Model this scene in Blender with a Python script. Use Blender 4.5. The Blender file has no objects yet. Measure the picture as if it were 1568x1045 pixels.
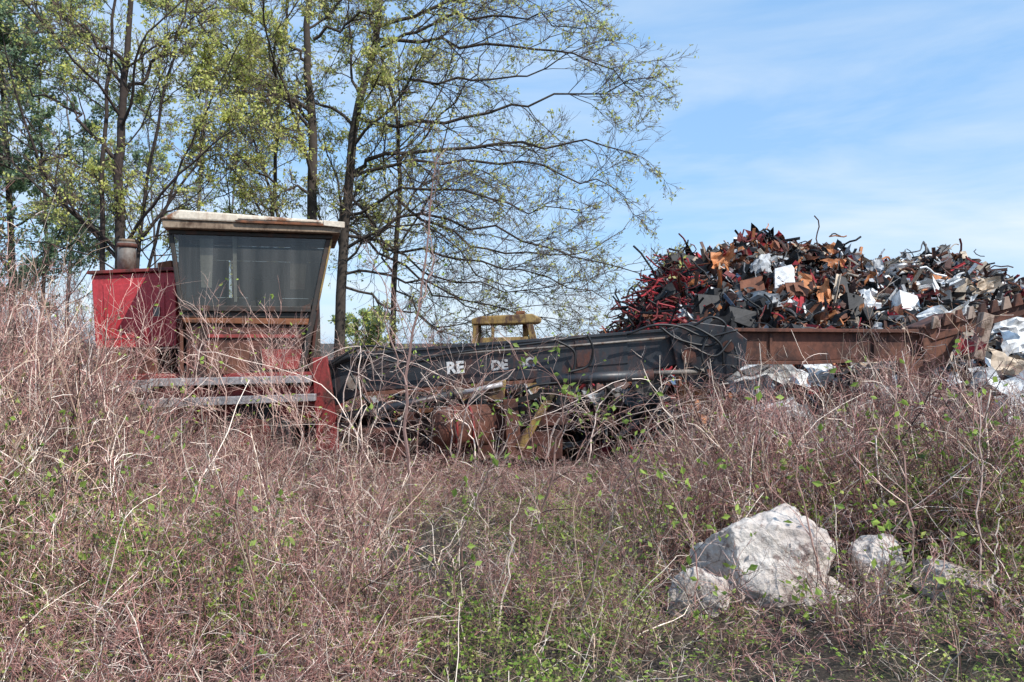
import bpy, math, random
import numpy as np
from mathutils import Vector
random.seed(7)
R = np.random.default_rng(11)
F = 1220.0; EYE = 1.6
scene = bpy.context.scene
scene.view_settings.view_transform = 'Standard'
scene.view_settings.look = 'None'
scene.view_settings.exposure = 0

def M(px, py, Y=10.0):
    """site survey: elevation drawing units -> metres at depth Y"""
    return (np.array([(px-784)/F*Y, Y, EYE+(522-py)/F*Y]))

# ------------------------------------------------------------------ materials
def newmat(name):
    m = bpy.data.materials.new(name); m.use_nodes = True
    nt = m.node_tree; b = nt.nodes['Principled BSDF']
    return m, nt, b
def N(nt, typ, **kw):
    n = nt.nodes.new(typ)
    for k, v in kw.items(): setattr(n, k, v)
    return n
def mixc(nt, fac, a, b, blend='MIX'):
    n = N(nt, 'ShaderNodeMix', data_type='RGBA', blend_type=blend)
    for sock, v in ((0, fac), (6, a), (7, b)):
        if isinstance(v, bpy.types.NodeSocket): nt.links.new(v, n.inputs[sock])
        elif sock == 0: n.inputs[0].default_value = v
        else: n.inputs[sock].default_value = (*v[:3], 1)
    return n.outputs[2]
def ramp(nt, val, lo, hi, c0=(0,0,0), c1=(1,1,1)):
    r = N(nt, 'ShaderNodeValToRGB'); r.color_ramp.elements[0].position = lo; r.color_ramp.elements[1].position = hi
    r.color_ramp.elements[0].color = (*c0, 1); r.color_ramp.elements[1].color = (*c1, 1)
    nt.links.new(val, r.inputs[0]); return r.outputs[0]
def noise(nt, scale, detail=6, stretch=None, rough=0.6):
    tc = N(nt, 'ShaderNodeTexCoord'); n = N(nt, 'ShaderNodeTexNoise')
    n.inputs['Scale'].default_value = scale; n.inputs['Detail'].default_value = detail; n.inputs['Roughness'].default_value = rough
    mp = N(nt, 'ShaderNodeMapping'); nt.links.new(tc.outputs['Object'], mp.inputs[0])
    if stretch: mp.inputs['Scale'].default_value = stretch
    nt.links.new(mp.outputs[0], n.inputs['Vector'])
    return n.outputs[0]
def bump(nt, b, h, s=0.4, d=0.02):
    bp = N(nt, 'ShaderNodeBump'); bp.inputs['Strength'].default_value = s; bp.inputs['Distance'].default_value = d
    nt.links.new(h, bp.inputs['Height']); nt.links.new(bp.outputs[0], b.inputs['Normal'])

def paint(name, col, rust=(0.16,0.06,0.03), lo=0.5, hi=0.62, scale=3.0, rough=0.55, fade=None, metal=0):
    m, nt, b = newmat(name)
    n1 = noise(nt, scale, 8, (1,1,0.6), 0.7); n2 = noise(nt, 0.9, 4); n3 = noise(nt, 14, 5, (1,1,0.12))
    fade = fade or tuple(min(1, c*1.5+0.04) for c in col)
    c = mixc(nt, ramp(nt, n2, 0.35, 0.7), col, fade)
    c = mixc(nt, ramp(nt, n3, 0.5, 0.8, (0,0,0), (0.55,)*3), c, rust)
    c = mixc(nt, ramp(nt, n1, lo, hi), c, rust)
    c = mixc(nt, 0.6, c, ramp(nt, noise(nt, 30, 3), 0.3, 0.7, (0.5,)*3, (1,1,1)), 'MULTIPLY')
    nt.links.new(c, b.inputs['Base Color']); b.inputs['Roughness'].default_value = rough; b.inputs['Metallic'].default_value = metal
    bump(nt, b, n1, 0.5, 0.01)
    return m

def vcol(name, rough=0.8, transl=0.0, nscale=12, var=0.5, bmp=0.0, spec=0.3, objrand=0.0):
    m, nt, b = newmat(name)
    a = N(nt, 'ShaderNodeAttribute', attribute_name='Col')
    c = a.outputs['Color']
    if var: c = mixc(nt, var, c, ramp(nt, noise(nt, nscale, 3), 0.3, 0.7, (0.35,)*3, (1.25,)*3), 'MULTIPLY')
    if objrand:
        oi = N(nt, 'ShaderNodeObjectInfo')
        c = mixc(nt, objrand, c, ramp(nt, oi.outputs['Random'], 0, 1, (0.25,0.23,0.22), (1.65,1.5,1.43)), 'MULTIPLY')
    b.inputs['Specular IOR Level'].default_value = spec; b.inputs['Roughness'].default_value = rough
    nt.links.new(c, b.inputs['Base Color'])
    if bmp: bump(nt, b, noise(nt, nscale*2, 4), bmp, 0.02)
    if transl:
        tr = N(nt, 'ShaderNodeBsdfTranslucent'); nt.links.new(c, tr.inputs[0])
        mx = N(nt, 'ShaderNodeMixShader'); mx.inputs[0].default_value = transl
        nt.links.new(b.outputs[0], mx.inputs[1]); nt.links.new(tr.outputs[0], mx.inputs[2])
        nt.links.new(mx.outputs[0], nt.nodes['Material Output'].inputs[0])
    return m

m_bark = vcol('bark', 0.9, 0, 9, 0.6, 0)
m_leaf = vcol('young_leaf', 0.6, 0.5, 3, 0)
m_twig = vcol('bramble_stem', 0.65, 0, 5, 0, 0, 0.35, 0.8)
m_green = vcol('green_leaf', 0.5, 0.4, 6, 0, 0, 0.35, 0.4)
m_scrap = vcol('scrap_metal', 0.6, 0, 7, 0.75, 0.4, 0.35)

# ------------------------------------------------------------------ mesh builder
class Builder:
    def __init__(s): s.v=[]; s.q=[]; s.c=[]; s.m=[]; s.n=0
    def add(s, v, q, col, mi=0):
        v = np.asarray(v, float).reshape(-1,3)
        s.v.append(v)
        q = np.asarray(q, int).reshape(-1,4)+s.n; s.q.append(q); s.m.append(np.full(len(q), mi))
        col = np.asarray(col, float)
        if col.ndim == 1: col = np.tile(col, (len(v),1))
        s.c.append(col); s.n += len(v)
    def tubes(s, P, Rd, col, k=3, mi=0):
        Mn, n = Rd.shape
        if Mn == 0: return
        T = np.gradient(P, axis=1); T /= np.linalg.norm(T, axis=2, keepdims=True)+1e-9
        ref = np.tile(np.array([0.31,0.57,0.76]), (Mn,1)); mt = T.mean(1)
        bad = np.abs((ref*mt).sum(1)/(np.linalg.norm(mt,axis=1)+1e-9)) > 0.85
        ref[bad] = [0.8,-0.55,0.1]
        U = np.cross(T, ref[:,None,:]); U /= np.linalg.norm(U, axis=2, keepdims=True)+1e-9
        V = np.cross(T, U)
        a = np.arange(k)*2*np.pi/k
        ring = P[:,:,None,:] + Rd[:,:,None,None]*(U[:,:,None,:]*np.cos(a)[None,None,:,None]+V[:,:,None,:]*np.sin(a)[None,None,:,None])
        idx = np.arange(Mn*n*k).reshape(Mn,n,k)
        A = idx[:,:-1,:]; B = idx[:,1:,:]
        q = np.stack([A, np.roll(A,-1,2), np.roll(B,-1,2), B], -1).reshape(-1,4)
        c = np.repeat(np.asarray(col), n*k, axis=0) if np.ndim(col)==2 else col
        s.add(ring.reshape(-1,3), q, c, mi)
    def leaves(s, C, size, col, mi=1, up=0.3):
        n = len(C)
        if n == 0: return
        d = R.normal(size=(n,3)); d[:,2] += up; d /= np.linalg.norm(d,axis=1,keepdims=True)
        w = np.cross(d, R.normal(size=(n,3))); w /= np.linalg.norm(w,axis=1,keepdims=True)+1e-9
        nn = np.cross(d,w)
        sz = (size*R.uniform(0.6,1.3,n))[:,None]
        v = np.stack([C, C+d*sz*0.45+w*sz*0.3+nn*sz*.08, C+d*sz, C+d*sz*0.45-w*sz*0.3+nn*sz*.08],1).reshape(-1,3)
        q = np.arange(4*n).reshape(n,4)
        c = np.repeat(np.asarray(col), 4, axis=0) if np.ndim(col)==2 else col
        s.add(v, q, c, mi)
    def mesh(s, name, mats, smooth=False):
        me = bpy.data.meshes.new(name)
        V = np.concatenate(s.v); C = np.concatenate(s.c); Q = np.concatenate(s.q)
        me.vertices.add(len(V)); me.vertices.foreach_set('co', V.ravel())
        me.loops.add(Q.size); me.loops.foreach_set('vertex_index', Q.ravel().astype(np.int32))
        me.polygons.add(len(Q)); me.polygons.foreach_set('loop_start', (np.arange(len(Q))*4).astype(np.int32))
        mi = np.concatenate(s.m).astype(np.int32)
        for m in mats: me.materials.append(m)
        me.polygons.foreach_set('material_index', mi)
        me.polygons.foreach_set('use_smooth', np.full(len(mi), smooth))
        me.update(calc_edges=True)
        at = me.color_attributes.new('Col','FLOAT_COLOR','POINT')
        at.data.foreach_set('color', np.concatenate([C, np.ones((len(C),1))],1).astype(np.float32).ravel())
        me.validate()
        return me
    def obj(s, name, mats, smooth=False, parent=None):
        o = bpy.data.objects.new(name, s.mesh(name, mats, smooth)); scene.collection.objects.link(o); o.parent = parent
        return o

def norm(a): return a/(np.linalg.norm(a,axis=-1,keepdims=True)+1e-9)
def grow(S, D, L, r0, n, wig=0.2, trop=(0,0,0), tip=0.25):
    Mn = len(S); P = np.zeros((Mn,n,3)); P[:,0]=S; D=norm(D); trop=np.array(trop)
    for i in range(1,n):
        D = norm(D + R.normal(size=(Mn,3))*wig + trop)
        P[:,i] = P[:,i-1] + D*(L/(n-1))[:,None]
    Rd = r0[:,None]*np.linspace(1,tip,n)[None,:]
    return P, Rd
def spawn(P, Rd, c, tmin, tmax, spread, lf, rf, up=0.0):
    Mn,n,_ = P.shape
    L = np.linalg.norm(np.diff(P,axis=1),axis=2).sum(1)
    t = R.uniform(tmin,tmax,(Mn,c))
    f = t*(n-1); i = np.minimum(f.astype(int), n-2); w=(f-i)[...,None]
    ar = np.arange(Mn)[:,None]
    S = P[ar,i]*(1-w)+P[ar,i+1]*w; T = norm(P[ar,i+1]-P[ar,i])
    rr = Rd[ar,i]*(1-w[...,0])+Rd[ar,i+1]*w[...,0]
    perp = norm(np.cross(T, R.normal(size=T.shape)))
    D = norm(T+perp*spread*R.uniform(0.6,1.4,(Mn,c,1))+np.array([0,0,up]))
    LL = L[:,None]*lf*(1.15-0.6*t)*R.uniform(0.6,1.3,(Mn,c))
    return S.reshape(-1,3), D.reshape(-1,3), LL.ravel(), (rr*rf).ravel()
def resample(pts, n):
    p = np.array(pts,float)
    p = np.vstack([2*p[0]-p[1], p, 2*p[-1]-p[-2]])
    out=[]; m=len(p)-3
    for u in np.linspace(0,m-1e-6,n):
        i=int(u); t=u-i; a,b,c,d=p[i:i+4]
        out.append(0.5*((2*b)+(-a+c)*t+(2*a-5*b+4*c-d)*t*t+(-a+3*b-3*c+d)*t**3))
    return np.array(out)
def cols(n, palette, probs, jit=0.15):
    pal=np.array(palette); k=R.choice(len(pal),n,p=np.array(probs)/sum(probs))
    return pal[k]*R.uniform(1-jit,1+jit,(n,1))

# ------------------------------------------------------------------ trees
def make_tree(name, trunks, limbs, Y, leafcol, leafsize=0.07, leafdens=0.5, auto=12, c=(12,8,4), bark=(0.075,0.06,0.05), droop=-0.02, lfauto=0.4, leafprob=None, fine=0.0055, per=4):
    B = Builder(); n=14
    LP=[];LR=[]
    for pl, r in trunks:
        pts = [M(p[0],p[1],Y) for p in pl]
        base = pts[0].copy(); base[2] = -0.1; pts = [base]+pts
        P = resample(pts, 22); P += R.normal(size=P.shape)*0.03*np.linspace(0,1,22)[:,None]
        Rd = r*np.linspace(1,0.25,22); Rd[0]*=1.35
        B.tubes(P[None], Rd[None], np.array([bark]), 9)
        S,D,L,r0 = spawn(P[None], Rd[None], auto, 0.3, 0.98, 1.3, lfauto, 0.42, 0.1)
        p2,r2 = grow(S,D,L,np.minimum(r0,0.05),n,0.13,(0,0,0.01)); LP.append(p2); LR.append(r2)
    for pl, r in limbs:
        yo = R.uniform(-1.8,1.8)
        pts=[M(p[0],p[1],Y) for p in pl]
        for j,q in enumerate(pts):
            f=yo*(j/(len(pts)-1)); q[0]*= (Y+f)/Y; q[2]=EYE+(q[2]-EYE)*(Y+f)/Y; q[1]+=f
        P = resample(pts,n); P[1:] += R.normal(size=(n-1,3))*0.06
        LP.append(P[None]); LR.append((r*np.linspace(1,0.22,n))[None])
    P1=np.concatenate(LP); R1=np.concatenate(LR)
    B.tubes(P1,R1,cols(len(P1),[bark],[1]),5)
    S,D,L,r0 = spawn(P1,R1,c[0],0.12,1.0,0.85,0.34,0.5,0.12)
    P2,R2 = grow(S,D,L,np.clip(r0,0.009,0.020),8,0.18,(0,0,droop))
    B.tubes(P2,R2,cols(len(P2),[np.array(bark)*1.1],[1]),3)
    S,D,L,r0 = spawn(P2,R2,c[1],0.15,1.0,0.85,0.42,0.6,0.12)
    P3,R3 = grow(S,D,L,np.clip(r0,fine,0.010),5,0.18,(0,0,droop+.02))
    B.tubes(P3,R3,cols(len(P3),[np.array(bark)*1.7],[1]),3)
    S,D,L,r0 = spawn(P3,R3,c[2],0.2,1.0,0.7,0.55,0.7,0.2)
    P4,R4 = grow(S,D,L,np.full(len(S),fine*0.75),3,0.15,(0,0,0.05),0.6)
    B.tubes(P4,R4,cols(len(P4),[np.array(bark)*2.2,(0.22,0.15,0.12)],[1,1]),3)
    tips = np.concatenate([P4[:,-1],P4[:,1],P3[:,-1]])
    pr = leafprob(tips) if leafprob is not None else np.full(len(tips),leafdens)
    cl = 0.5+0.5*np.sin(tips[:,0]*1.9+1)*np.sin(tips[:,2]*2.3)*np.sin(tips[:,1]*1.7+.6)
    tips = tips[R.random(len(tips)) < pr*(0.2+1.6*cl)]
    tt = np.repeat(tips,per,axis=0)+R.normal(size=(len(tips)*per,3))*leafsize*0.4
    B.leaves(tt, leafsize, cols(len(tt),leafcol,[1]*len(leafcol),0.25), 1)
    return B.obj(name,[m_bark,m_leaf],True)

yg=[(0.70,0.72,0.20),(0.60,0.66,0.18),(0.78,0.74,0.30)]
gg=[(0.44,0.46,0.22),(0.50,0.48,0.26)]
def lp_main(t): return np.interp(t[:,0],[-6,-3,-1,3],[0.34,0.24,0.11,0.10])*np.interp(t[:,2],[3,6],[.55,1.15])
make_tree('maple_tree',
  [([(482,560),(480,400),(478,200),(470,80),(480,-80),(500,-300)],0.15),
   ([(520,560),(525,400),(545,180),(575,60),(600,-120),(640,-300)],0.14)],
  [([(545,180),(650,190),(760,165),(880,150),(1000,112)],0.05),
   ([(540,265),(600,235),(740,225),(860,215),(975,235)],0.055),
   ([(540,270),(640,250),(780,245),(880,270),(955,290)],0.042),
   ([(575,60),(680,70),(800,75),(900,90),(985,150)],0.045),
   ([(580,40),(700,0),(820,-20),(910,20)],0.045),
   ([(570,80),(680,30),(800,20),(890,50)],0.04),
   ([(560,120),(680,120),(800,110),(920,60)],0.04),
   ([(530,330),(600,300),(700,290),(800,320),(880,325)],0.04),
   ([(530,380),(620,330),(740,350),(870,390),(985,420)],0.04),
   ([(530,360),(620,380),(720,400),(830,420),(935,455)],0.038),
   ([(525,420),(600,420),(700,450),(800,480),(860,500)],0.033),
   ([(605,300),(680,350),(760,385),(870,385),(960,355)],0.036),
   ([(535,350),(640,430),(720,470),(760,505)],0.033),
   ([(535,300),(600,380),(680,430),(800,440),(900,430)],0.033),
   ([(530,440),(600,470),(660,500),(720,520)],0.03),
   ([(530,400),(580,360),(660,350),(760,430),(850,440)],0.03),
   ([(600,420),(640,480),(700,500),(800,470),(900,475)],0.025),
   ([(480,190),(430,140),(350,110),(250,60)],0.045),
   ([(475,170),(400,120),(330,60),(280,-20)],0.045),
   ([(480,300),(420,280),(350,240),(300,260)],0.033),
   ([(480,400),(400,330),(340,330)],0.03),
   ([(480,60),(560,20),(650,-60)],0.04),
   ([(478,100),(400,30),(380,-60)],0.04)],
  17.0, yg+gg, 0.07, 0.4, 9, (15,9,6), leafprob=lp_main, per=3)
make_tree('maple_tree.001',
  [([(600,550),(605,400),(612,250),(602,150),(570,40),(560,-60)],0.08),
   ([(415,560),(418,300),(432,100),(445,-150)],0.075)],
  [([(610,250),(660,200),(720,120),(760,20)],0.035),([(605,400),(660,300),(740,260),(840,250)],0.03),([(605,420),(560,330),(560,250)],0.03)],
  18.5, yg, 0.07, 0.16, 9, (9,7,5), per=3)
make_tree('ash_tree',
  [([(180,560),(183,380),(185,200),(195,60),(200,-150)],0.13),
   ([(205,480),(225,280),(260,100),(310,-80)],0.05),
   ([(158,480),(155,300),(165,150),(175,0),(170,-150)],0.06),
   ([(215,480),(250,330),(300,200),(370,60)],0.04)],
  [([(185,250),(120,180),(60,140),(-30,100)],0.04),([(190,100),(120,40),(60,-30)],0.04),
   ([(190,150),(260,60),(330,0)],0.04)],
  14.5, yg, 0.06, 0.26, 10, (9,7,5), bark=(0.06,0.045,0.04), per=3)
bg=[(0.28,0.38,0.22),(0.36,0.47,0.28),(0.22,0.32,0.2)]
make_tree('willow_tree',
  [([(20,560),(15,300),(0,100),(-20,-100)],0.11),([(60,560),(70,350),(60,150),(90,-50)],0.06)],
  [([(10,300),(60,250),(110,240),(150,280)],0.04),([(5,150),(60,90),(120,90)],0.04)],
  19.0, bg, 0.08, 0.75, 14, (10,8,4), droop=-0.04, per=3)
make_tree('willow_tree.001',
  [([(-90,560),(-80,300),(-60,100),(-60,-100)],0.13)],
  [([(-80,300),(-20,250),(50,270)],0.05),([(-80,200),(0,160),(60,200)],0.05),([(-80,380),(-20,330),(60,350)],0.05)],
  17.0, bg, 0.08, 0.8, 14, (10,8,4), droop=-0.04, per=3)
make_tree('background_tree',
  [([(300,540),(305,300),(320,100),(330,0)],0.09),([(360,540),(355,350),(370,150)],0.07),([(100,540),(110,300),(100,120)],0.09),
   ([(240,540),(235,350),(225,180)],0.07)],
  [], 27.0, yg+bg, 0.09, 0.14, 12, (9,6,4), bark=(0.17,0.15,0.14), fine=0.008, per=3)
make_tree('background_tree.001',
  [([(545,545),(545,515),(550,490)],0.05),([(575,545),(580,525),(578,500)],0.05)],
  [], 24.0, bg+yg, 0.09, 0.4, 12, (7,5,3), fine=0.008, lfauto=0.5, per=3)

# ------------------------------------------------------------------ ground
def gnoise(x,y):
    return (0.05*np.sin(x*1.3+.5)*np.sin(y*1.1)+0.04*np.sin(x*2.9+y*1.7)+0.02*np.sin(x*6.1-y*5.3))
u = np.linspace(-1,1,161); gx = np.sinh(u*6.2)/np.sinh(6.2)*500
GX,GY = np.meshgrid(gx, gx+8)
GZ = gnoise(GX,GY)*np.exp(-np.hypot(GX,GY)/40)
B=Builder(); n=161; idx=np.arange(n*n).reshape(n,n)
B.add(np.stack([GX,GY,GZ],-1).reshape(-1,3), np.stack([idx[:-1,:-1],idx[:-1,1:],idx[1:,1:],idx[1:,:-1]],-1).reshape(-1,4), (0.1,0.07,0.05))
mg,nt,b = newmat('leaf_litter_soil')
c = mixc(nt, ramp(nt,noise(nt,2.5,6),0.35,0.65),(0.024,0.017,0.013),(0.08,0.058,0.042))
c = mixc(nt, ramp(nt,noise(nt,0.6,4),0.5,0.65),c,(0.045,0.045,0.025))
c = mixc(nt, ramp(nt,noise(nt,35,4),0.55,0.7),c,(0.16,0.13,0.095))
nt.links.new(c,b.inputs['Base Color']); b.inputs['Roughness'].default_value=0.95; bump(nt,b,noise(nt,20,5),0.9,0.05)
B.obj('ground',[mg],True)

# ------------------------------------------------------------------ undergrowth clumps (instanced)
mauve=[(0.38,0.205,0.18),(0.26,0.13,0.115),(0.49,0.33,0.285),(0.84,0.73,0.64),(0.07,0.042,0.038)]  # palest tones, here and in straw, put sun highlights into the stem colour
straw=[(0.58,0.46,0.35),(0.90,0.82,0.71),(0.30,0.21,0.16),(0.09,0.055,0.045)]
gcol=[(0.20,0.33,0.05),(0.33,0.46,0.09),(0.50,0.56,0.16),(0.10,0.16,0.04)]
def clump(name, kind):
    B=Builder()
    if kind=='bramble': ns,L0,pal,pr,tilt,r0,r1 = 9,1.15,mauve,[4,3,2,1.3,2.4],0.55,0.003,0.0075
    elif kind=='dry': ns,L0,pal,pr,tilt,r0,r1 = 7,1.2,straw,[2,1.6,2,2.2],0.8,0.0035,0.008
    else: ns,L0,pal,pr,tilt,r0,r1 = 8,1.0,[(0.25,0.22,0.12),(0.38,0.27,0.2)],[1,1.5],0.6,0.0025,0.004
    S=np.zeros((ns,3)); S[:,:2]=R.normal(size=(ns,2))*0.25; S[:,2]=-0.05
    D=np.zeros((ns,3)); D[:,:2]=R.normal(size=(ns,2))*tilt*0.6; D[:,2]=1
    P,Rd=grow(S,D,R.uniform(0.5,1.3,ns)*L0,R.uniform(r0,r1,ns),8,0.15,(0,0,-0.02),0.4)
    B.tubes(P,Rd,cols(ns,pal,pr),4)
    S,D,L,r=spawn(P,Rd,10 if kind=='bramble' else 5,0.12,1,1.1,0.36,0.65,0.1)
    P2,R2=grow(S,D,L,np.clip(r,0.0018,0.0036),5,0.25,(0,0,-0.02),0.6)
    B.tubes(P2,R2,cols(len(P2),pal,pr),3)
    if kind!='green':
        S,D,L,r=spawn(P2,R2,4 if kind=='bramble' else 2,0.2,1,1.1,0.5,0.8,0.1)
        P3,R3=grow(S,D,L,np.full(len(S),0.0016),3,0.25,(0,0,0),0.8)
        B.tubes(P3,R3,cols(len(P3),pal,pr),3)
        q=np.concatenate([P3[:,-1],P2[:,3]]); q=q[(R.random(len(q))<0.08)]; q=q[q[:,2]<0.7]; q=np.repeat(q,2,axis=0)
        B.leaves(q,0.04,cols(len(q),gcol[:3],[1,1,1]),1)
    else:
        q=np.concatenate([P2[:,-1],P2[:,2],P[:,4:].reshape(-1,3)])
        q=np.repeat(q,2,axis=0)+R.normal(size=(len(q)*2,3))*0.02
        B.leaves(q,0.052,cols(len(q),gcol,[2,2,1.5,1]),1,0.5)
    return bpy.data.objects.new(name,B.mesh(name,[m_twig,m_green]))

def coll(name, kind, k):
    c=bpy.data.collections.new(name)
    for i in range(k): c.objects.link(clump('%s_clump_%s'%(kind,'abcdefghij'[i]),kind))
    return c
def scatter(name, collection, pts, rotz, scl, k):
    me=bpy.data.meshes.new(name); me.from_pydata([tuple(p) for p in pts],[],[])
    for nm,arr in (('rot',rotz),('scl',scl)):
        a=me.attributes.new(nm,'FLOAT_VECTOR','POINT'); a.data.foreach_set('vector',np.asarray(arr,np.float32).ravel())
    a=me.attributes.new('pick','INT','POINT'); a.data.foreach_set('value',R.integers(0,k,len(pts)).astype(np.int32))
    o=bpy.data.objects.new(name,me); scene.collection.objects.link(o)
    ng=bpy.data.node_groups.new(name+'_gn','GeometryNodeTree')
    ng.interface.new_socket('Geometry',in_out='INPUT',socket_type='NodeSocketGeometry')
    ng.interface.new_socket('Geometry',in_out='OUTPUT',socket_type='NodeSocketGeometry')
    gi=ng.nodes.new('NodeGroupInput'); go=ng.nodes.new('NodeGroupOutput')
    ci=ng.nodes.new('GeometryNodeCollectionInfo'); ci.inputs['Collection'].default_value=collection
    ci.inputs['Separate Children'].default_value=True; ci.inputs['Reset Children'].default_value=True
    ip=ng.nodes.new('GeometryNodeInstanceOnPoints'); ip.inputs['Pick Instance'].default_value=True
    def at(nm,t):
        n=ng.nodes.new('GeometryNodeInputNamedAttribute'); n.data_type=t; n.inputs['Name'].default_value=nm; return n.outputs['Attribute']
    l=ng.links.new
    l(gi.outputs[0],ip.inputs['Points']); l(ci.outputs[0],ip.inputs['Instance'])
    l(at('pick','INT'),ip.inputs['Instance Index'])
    e2r=ng.nodes.new('FunctionNodeEulerToRotation'); l(at('rot','FLOAT_VECTOR'),e2r.inputs[0]); l(e2r.outputs[0],ip.inputs['Rotation'])
    l(at('scl','FLOAT_VECTOR'),ip.inputs['Scale']); l(ip.outputs[0],go.inputs[0])
    md=o.modifiers.new('scatter','NODES'); md.node_group=ng
    return o

def sample(n,y0,y1,side=1.0):
    out=[]
    while len(out)<n:
        y=R.uniform(y0,y1); hw=0.66*y+side
        if R.random()<hw/(0.66*y1+side): out.append((R.uniform(-hw,hw),y))
    return np.array(out)
def hmap(x,y):
    xs=x*8/np.clip(y,6,13)
    h=np.interp(xs,[-7,-5.0,-4.35,-4.0,-2.4,-1.5,-1.0,-0.3,0.7,1.4,2.2,3.2,4.6,5.2,9],[2.0,1.6,1.15,0.68,0.54,0.54,0.34,0.24,0.26,0.45,0.82,0.98,1.0,0.80,0.75])
    near=np.interp(y,[1.6,2.6,3.6,5.0,6.2],[0.36,0.56,0.74,0.92,1.0])
    far=np.interp(xs,[-4,-3,-1.5,-.8,.7,1.6],[1,1.25,1.25,1.9,1.9,1])
    h=np.where(y<5.8,h*(1+(far-1)*np.clip((5.8-y)/1.5,0,1)),h)
    h=np.minimum(h,1.15+np.maximum(0,y-6)*0.4)*near
    h=h*np.where((x>0.75*y/5)&(y<4.95),0.46,1.0)
    return h
def inrock(x,y): return (x>1.05)&(x<3.0)&(y>4.7)&(y<5.55)
def frock(x,y): return (x>0.2*y)&(x<0.64*y)&(y>3.3)&(y<=4.75)
def place(pts, jit=0.3, hmul=1.0):
    x,y=pts[:,0],pts[:,1]; h=hmap(x,y)*hmul*R.uniform(1-jit,1+jit,len(x))
    w=np.clip(h*0.95,0.5,1.1)*R.uniform(0.8,1.2,len(x))
    P=np.stack([x,y,gnoise(x,y)],1)
    rot=np.stack([R.normal(size=len(x))*0.18,R.normal(size=len(x))*0.18,R.uniform(0,6.28,len(x))],1)
    return P,rot,np.stack([w,w,h],1)
cb=coll('bramble_clumps','bramble',8); cd=coll('dry_weed_clumps','dry',7); cg=coll('green_shrub_clumps','green',4)
p=sample(960,2.3,9.4); x,y=p[:,0],p[:,1]
patch=np.sin(x*1.5+y*.9)+np.sin(y*1.9-x*.8)+R.normal(size=len(x))*.4
gapx=-0.45*y/6.5+0.12*np.sin(y*2.2)
keep=~inrock(x,y)&~((np.abs(x-gapx)<0.34)&(y<7.2)&(R.random(len(x))<0.92))&~(frock(x,y)&(R.random(len(x))<0.7))&~((x>0.6)&(y<3.4)&(R.random(len(x))<0.4))&(patch>-1.2)
p=p[keep]
pb=sample(240,11.5,17,2); pb=pb[(pb[:,0]<1.0)|(pb[:,1]<11)]
pl=np.stack([R.uniform(-9,-5.0,110),R.uniform(7.2,12.5,110)],1)
P,rt,sc=place(np.concatenate([p,pl]))
Pb,rb,sb=place(pb); sb[:,2]=np.interp(pb[:,0],[-8,-5,-3,0,3],[2.0,1.7,1.3,1.15,1.2])*R.uniform(0.8,1.15,len(pb)); sb[:,:2]=1.2
scatter('bramble_thicket',cb,np.concatenate([P,Pb]),np.concatenate([rt,rb]),np.concatenate([sc,sb]),8)
p=sample(360,2.0,8.6); p=p[~inrock(p[:,0],p[:,1])&~(frock(p[:,0],p[:,1])&(R.random(len(p))<0.6))&~((np.abs(p[:,0]+0.45*p[:,1]/6.5)<0.3)&(p[:,1]<7)&(R.random(len(p))<0.7))]
P,rt,sc=place(p,0.35,1.1); scatter('dry_weeds',cd,P,rt,sc,7)
p=sample(700,1.9,7.2); p=p[~inrock(p[:,0],p[:,1])]
fr=np.sin(p[:,0]*2.1+1)+np.sin(p[:,1]*2.1+p[:,0])+R.normal(size=len(p))*0.7+np.where(p[:,1]<4.6,0.45,-0.6)+np.where(p[:,0]>.3,.3,-.1)
p=p[fr>0.25]
P,rt,sc=place(p,0.35,0.86); scatter('green_undergrowth',cg,P,rt,sc,4)

# ------------------------------------------------------------------ individual saplings / vines
def whips(name, specs, Y, pal, kids=8, side=0.25, leaves=0.1, pr=None, dy=0.0):
    B=Builder(); pr=pr or [1]*len(pal)
    for pl,r in specs:
        Yy=Y+R.uniform(-dy,dy)
        pts=[M(q[0],q[1],Yy) for q in pl]
        P=resample(pts,16); P[1:]+=R.normal(size=(15,3))*0.012
        P[:,1]+=np.linspace(0,R.normal()*0.25,16)
        Rd=r*np.linspace(1,0.3,16)
        B.tubes(P[None],Rd[None],cols(1,pal,pr),5)
        S,D,L,rr=spawn(P[None],Rd[None],kids,0.15,1,0.8,side,0.6,0.15)
        P2,R2=grow(S,D,L,np.clip(rr,0.002,0.004),6,0.14,(0,0,0.0),0.5); B.tubes(P2,R2,cols(len(P2),pal,pr),3)
        S,D,L,rr=spawn(P2,R2,4,0.2,1,0.8,0.4,0.7,0.15)
        P3,R3=grow(S,D,L,np.full(len(S),0.0018),3,0.14); B.tubes(P3,R3,cols(len(P3),pal,pr),3)
        q=np.concatenate([P3[:,-1],P2[:,-1]]); q=q[R.random(len(q))<leaves]
        B.leaves(q,0.05,cols(len(q),[(0.32,0.45,0.09)],[1]),1)
    return B.obj(name,[m_twig,m_green])
pk=[(0.40,0.26,0.22),(0.24,0.14,0.12),(0.58,0.46,0.40)]
whips('sapling',[([(628,860),(625,700),(620,580),(640,470),(655,350),(668,230)],0.017),([(622,590),(600,520),(590,440),(560,380)],0.008),([(640,470),(660,400),(650,300)],0.007)],6.5,[(0.30,0.20,0.18),(0.38,0.27,0.24)],18,0.2)
whips('sapling.001',[([(800,900),(845,720),(860,620),(840,560)],0.010),([(1040,980),(1000,820),(960,700),(930,640)],0.010),([(960,990),(975,820),(940,680),(880,650)],0.008),([(690,900),(720,780),(770,690),(800,640)],0.009),([(1010,990),(990,880),(1060,760),(1090,700)],.007)],5.5,pk,10,0.3,0.8)
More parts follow.
